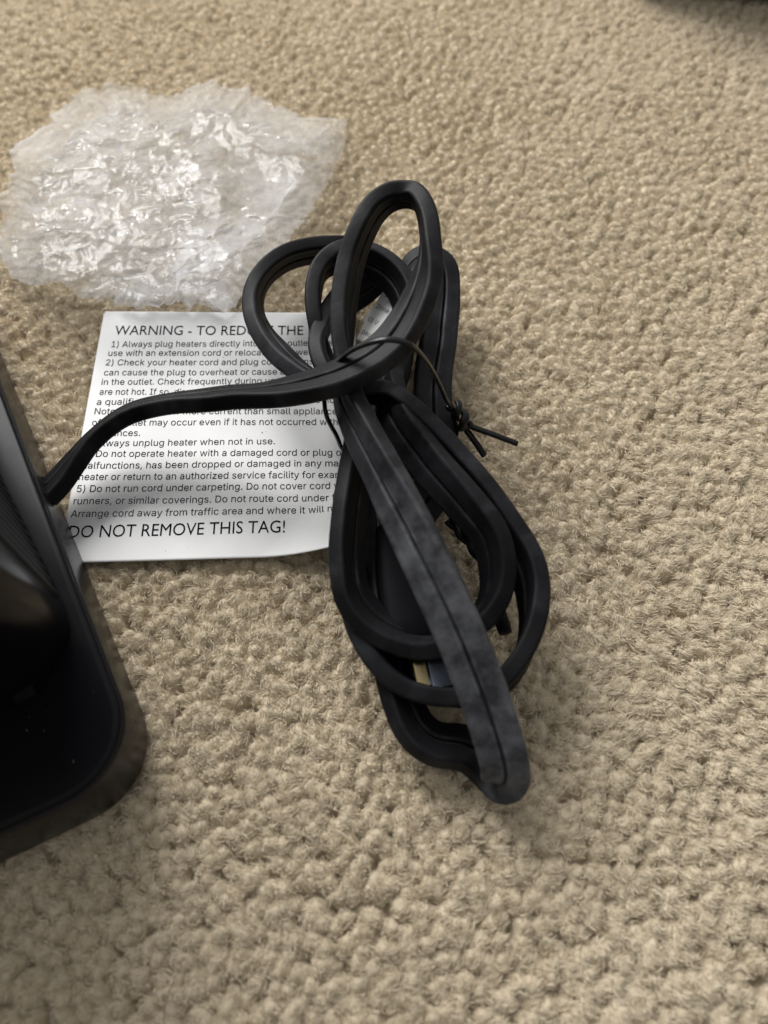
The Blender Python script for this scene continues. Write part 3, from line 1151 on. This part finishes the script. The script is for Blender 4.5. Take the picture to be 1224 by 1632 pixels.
# ------------------------------------------------------------------ crumpled clear wrap
def build_wrap():
    outline = np.array([(555, 190), (552, 214), (545, 240), (528, 276), (508, 312), (490, 340), (470, 366), (452, 390), (428, 412), (404, 444), (378, 482), (350, 492), (318, 487), (282, 474),
                        (248, 478), (214, 485), (178, 476), (140, 470), (112, 462), (88, 440), (48, 450), (16, 434), (-4, 392), (6, 345), (-3, 312), (18, 282), (20, 246), (52, 214),
                        (70, 190), (108, 164), (150, 143), (196, 130), (226, 140), (242, 156), (280, 150), (318, 132), (356, 134), (392, 142), (438, 162), (472, 184), (515, 188)], float)
    cen = np.array([270.0, 318.0])
    # resample the outline evenly and roughen it
    cl = np.vstack([outline, outline[:1]])
    d = np.concatenate([[0], np.cumsum(np.linalg.norm(np.diff(cl, axis=0), axis=1))])
    na, nr = 620, 190
    q = np.linspace(0, d[-1], na, endpoint=False)
    ring = np.stack([np.interp(q, d, cl[:, 0]), np.interp(q, d, cl[:, 1])], 1)
    sm = smooth_rows(np.vstack([ring[-3:], ring, ring[:3]]), 2)[3:-3]
    nv = sm - cen
    nv = nv / np.linalg.norm(nv, axis=1, keepdims=True)
    k = np.arange(na)
    jag = (fbm(k * 0.11, k * 0 + 2.5, 5, 3) - 0.5) * 24 + (vnoise(k * 0.33, k * 0 + 7.5, 8) - 0.5) * 12
    calm = np.exp(-((sm[:, 0] - 535) / 45) ** 2)
    rag = nv * (jag * (1 - 0.8 * calm))[:, None]

    def ridged(x, y, seed, octs):
        s, a = 0.0, 1.0
        for i in range(octs):
            s = s + a * np.abs(2 * vnoise(x * 1.9 ** i + 31.7 * i, y * 1.9 ** i - 11.9 * i, seed + i) - 1)
            a *= 0.55
        return s

    def surf(rr, lift, seed):
        """rr: 0 at the middle to 1 at the rim."""
        rg = rr[:, None] ** 7
        px = cen[0] + (sm[None, :, 0] - cen[0]) * rr[:, None] + rag[None, :, 0] * rg
        py = cen[1] + (sm[None, :, 1] - cen[1]) * rr[:, None] + rag[None, :, 1] * rg
        edge = np.clip((1 - rr[:, None]) / 0.22, 0, 1) ** 0.8
        body = (1.35 + 0.9 * np.exp(-(((px - 150) / 120) ** 2 + ((py - 260) / 120) ** 2)) + 0.5 * np.exp(-(((px - 340) / 80) ** 2 + ((py - 420) / 50) ** 2)) - 0.75 * np.exp(-(((px - 430) / 90) ** 2 + ((py - 290) / 80) ** 2)))
        g = at(px, py, 0.3)
        x, y = g[..., 0], g[..., 1]
        flat = np.exp(-(((px - 445) / 85) ** 4 + ((py - 280) / 80) ** 4))           # the smoother pane
        wx = x + 0.5 * (fbm(x * 1.3, y * 1.3, seed + 50, 2) - 0.5)
        wy = y + 0.5 * (fbm(x * 1.3, y * 1.3, seed + 60, 2) - 0.5)
        r = np.random.default_rng(seed)

        def folds(n, wave, warp):
            """Sharp creases: triangle waves in several directions, each fading in and out."""
            tot = 0.0
            for i in range(n):
                q = r.uniform(0, np.pi)
                w = wave * r.uniform(0.7, 1.5)
                ux = x + warp * (fbm(x / wave * 0.8 + 5 * i, y / wave * 0.8, seed + 11 * i, 2) - 0.5)
                uy = y + warp * (fbm(x / wave * 0.8, y / wave * 0.8 + 7 * i, seed + 13 * i, 2) - 0.5)
                ph = (ux * np.cos(q) + uy * np.sin(q)) / w + r.uniform(0, 1)
                tri = np.abs(2 * (ph - np.floor(ph)) - 1)
                gate = np.clip(fbm(x / wave * 0.45 + 3 * i, y / wave * 0.45, seed + 17 * i, 2) * 3 - 1.0, 0, 1)
                tot = tot + tri * gate
            return tot / n ** 0.5
        cr = 0.95 * folds(5, 2.6, 2.2) * (1 - 0.5 * flat) + 0.38 * folds(6, 0.95, 1.0) * (1 - 0.75 * flat) + 0.125 * folds(6, 0.42, 0.4) * (1 - 0.7 * flat)
        z = 0.12 + lift * body * edge * (0.55 + 0.75 * fbm(x * 0.7, y * 0.7, seed + 9, 2)) + cr * (0.40 + 0.60 * edge) * (1.0 if lift > 0.5 else 0.6)
        ln = (py - (214 + (px - 405) * 0.17)) / 9.0                     # one long folded edge
        z = z + 0.30 * np.exp(-np.abs(ln)) * np.clip((px - 395) / 30, 0, 1) * edge
        P = at(px, py, z)
        P[..., 0] += (folds(5, 0.9, 0.7) - 0.9) * 0.20 * edge * (1 - 0.8 * flat)
        P[..., 1] += (folds(5, 0.9, 0.7) - 0.9) * 0.20 * edge * (1 - 0.8 * flat)
        P[..., 2] = np.maximum(P[..., 2], 0.02)
        return P
    r_top = np.linspace(0.004, 1.0, nr) ** 0.85
    top = surf(r_top, 1.0, 100)
    under = surf(r_top[::-1][1:], 0.35, 300)
    under[..., 2] *= 0.55
    # middle fold layer gives the film its milky depth
    V = np.vstack([top.reshape(-1, 3), under.reshape(-1, 3)])
    n = nr + len(under)
    faces = [tuple(f) for f in grid_faces(n, na, True)]
    faces.append(tuple(range(na - 1, -1, -1)))
    faces.append(tuple((n - 1) * na + i for i in range(na)))
    o = mesh_obj('plastic_wrap', V, faces, M['film'], None)
    o['label'] = 'crumpled clear plastic wrap with glinting creases, lying on the carpet beside the warning tag'
    o['category'] = 'plastic wrap'
    return o


build_wrap()


# ------------------------------------------------------------------ dark thing at the far corner of the carpet
def build_far():
    a, b = at(985, -12, 0.0)[:2], at(1290, 10, 0.0)[:2]
    e = (b - a) / np.linalg.norm(b - a)
    nrm = np.array([-e[1], e[0]])
    bm = bmesh.new()
    bmesh.ops.create_cube(bm, size=1.0)
    for v in bm.verts:
        p = a + e * ((v.co.x + 0.5) * 26.0) + nrm * ((v.co.y + 0.5) * 12.0)
        v.co = Vector((p[0], p[1], -0.15 + (v.co.z + 0.5) * 6.0)) * CM
    bmesh.ops.bevel(bm, geom=bm.edges[:], offset=0.005, segments=4, affect='EDGES')
    me = bpy.data.meshes.new('storage_box')
    bm.to_mesh(me)
    bm.free()
    me.polygons.foreach_set('use_smooth', np.ones(len(me.polygons), dtype=bool))
    me.materials.append(M['satin'])
    o = bpy.data.objects.new('storage_box', me)
    COL.objects.link(o)
    o['label'] = 'dark black box whose blurred lower edge shows at the far corner of the carpet'
    o['category'] = 'box'


build_far()
print('fibres', n_fib)
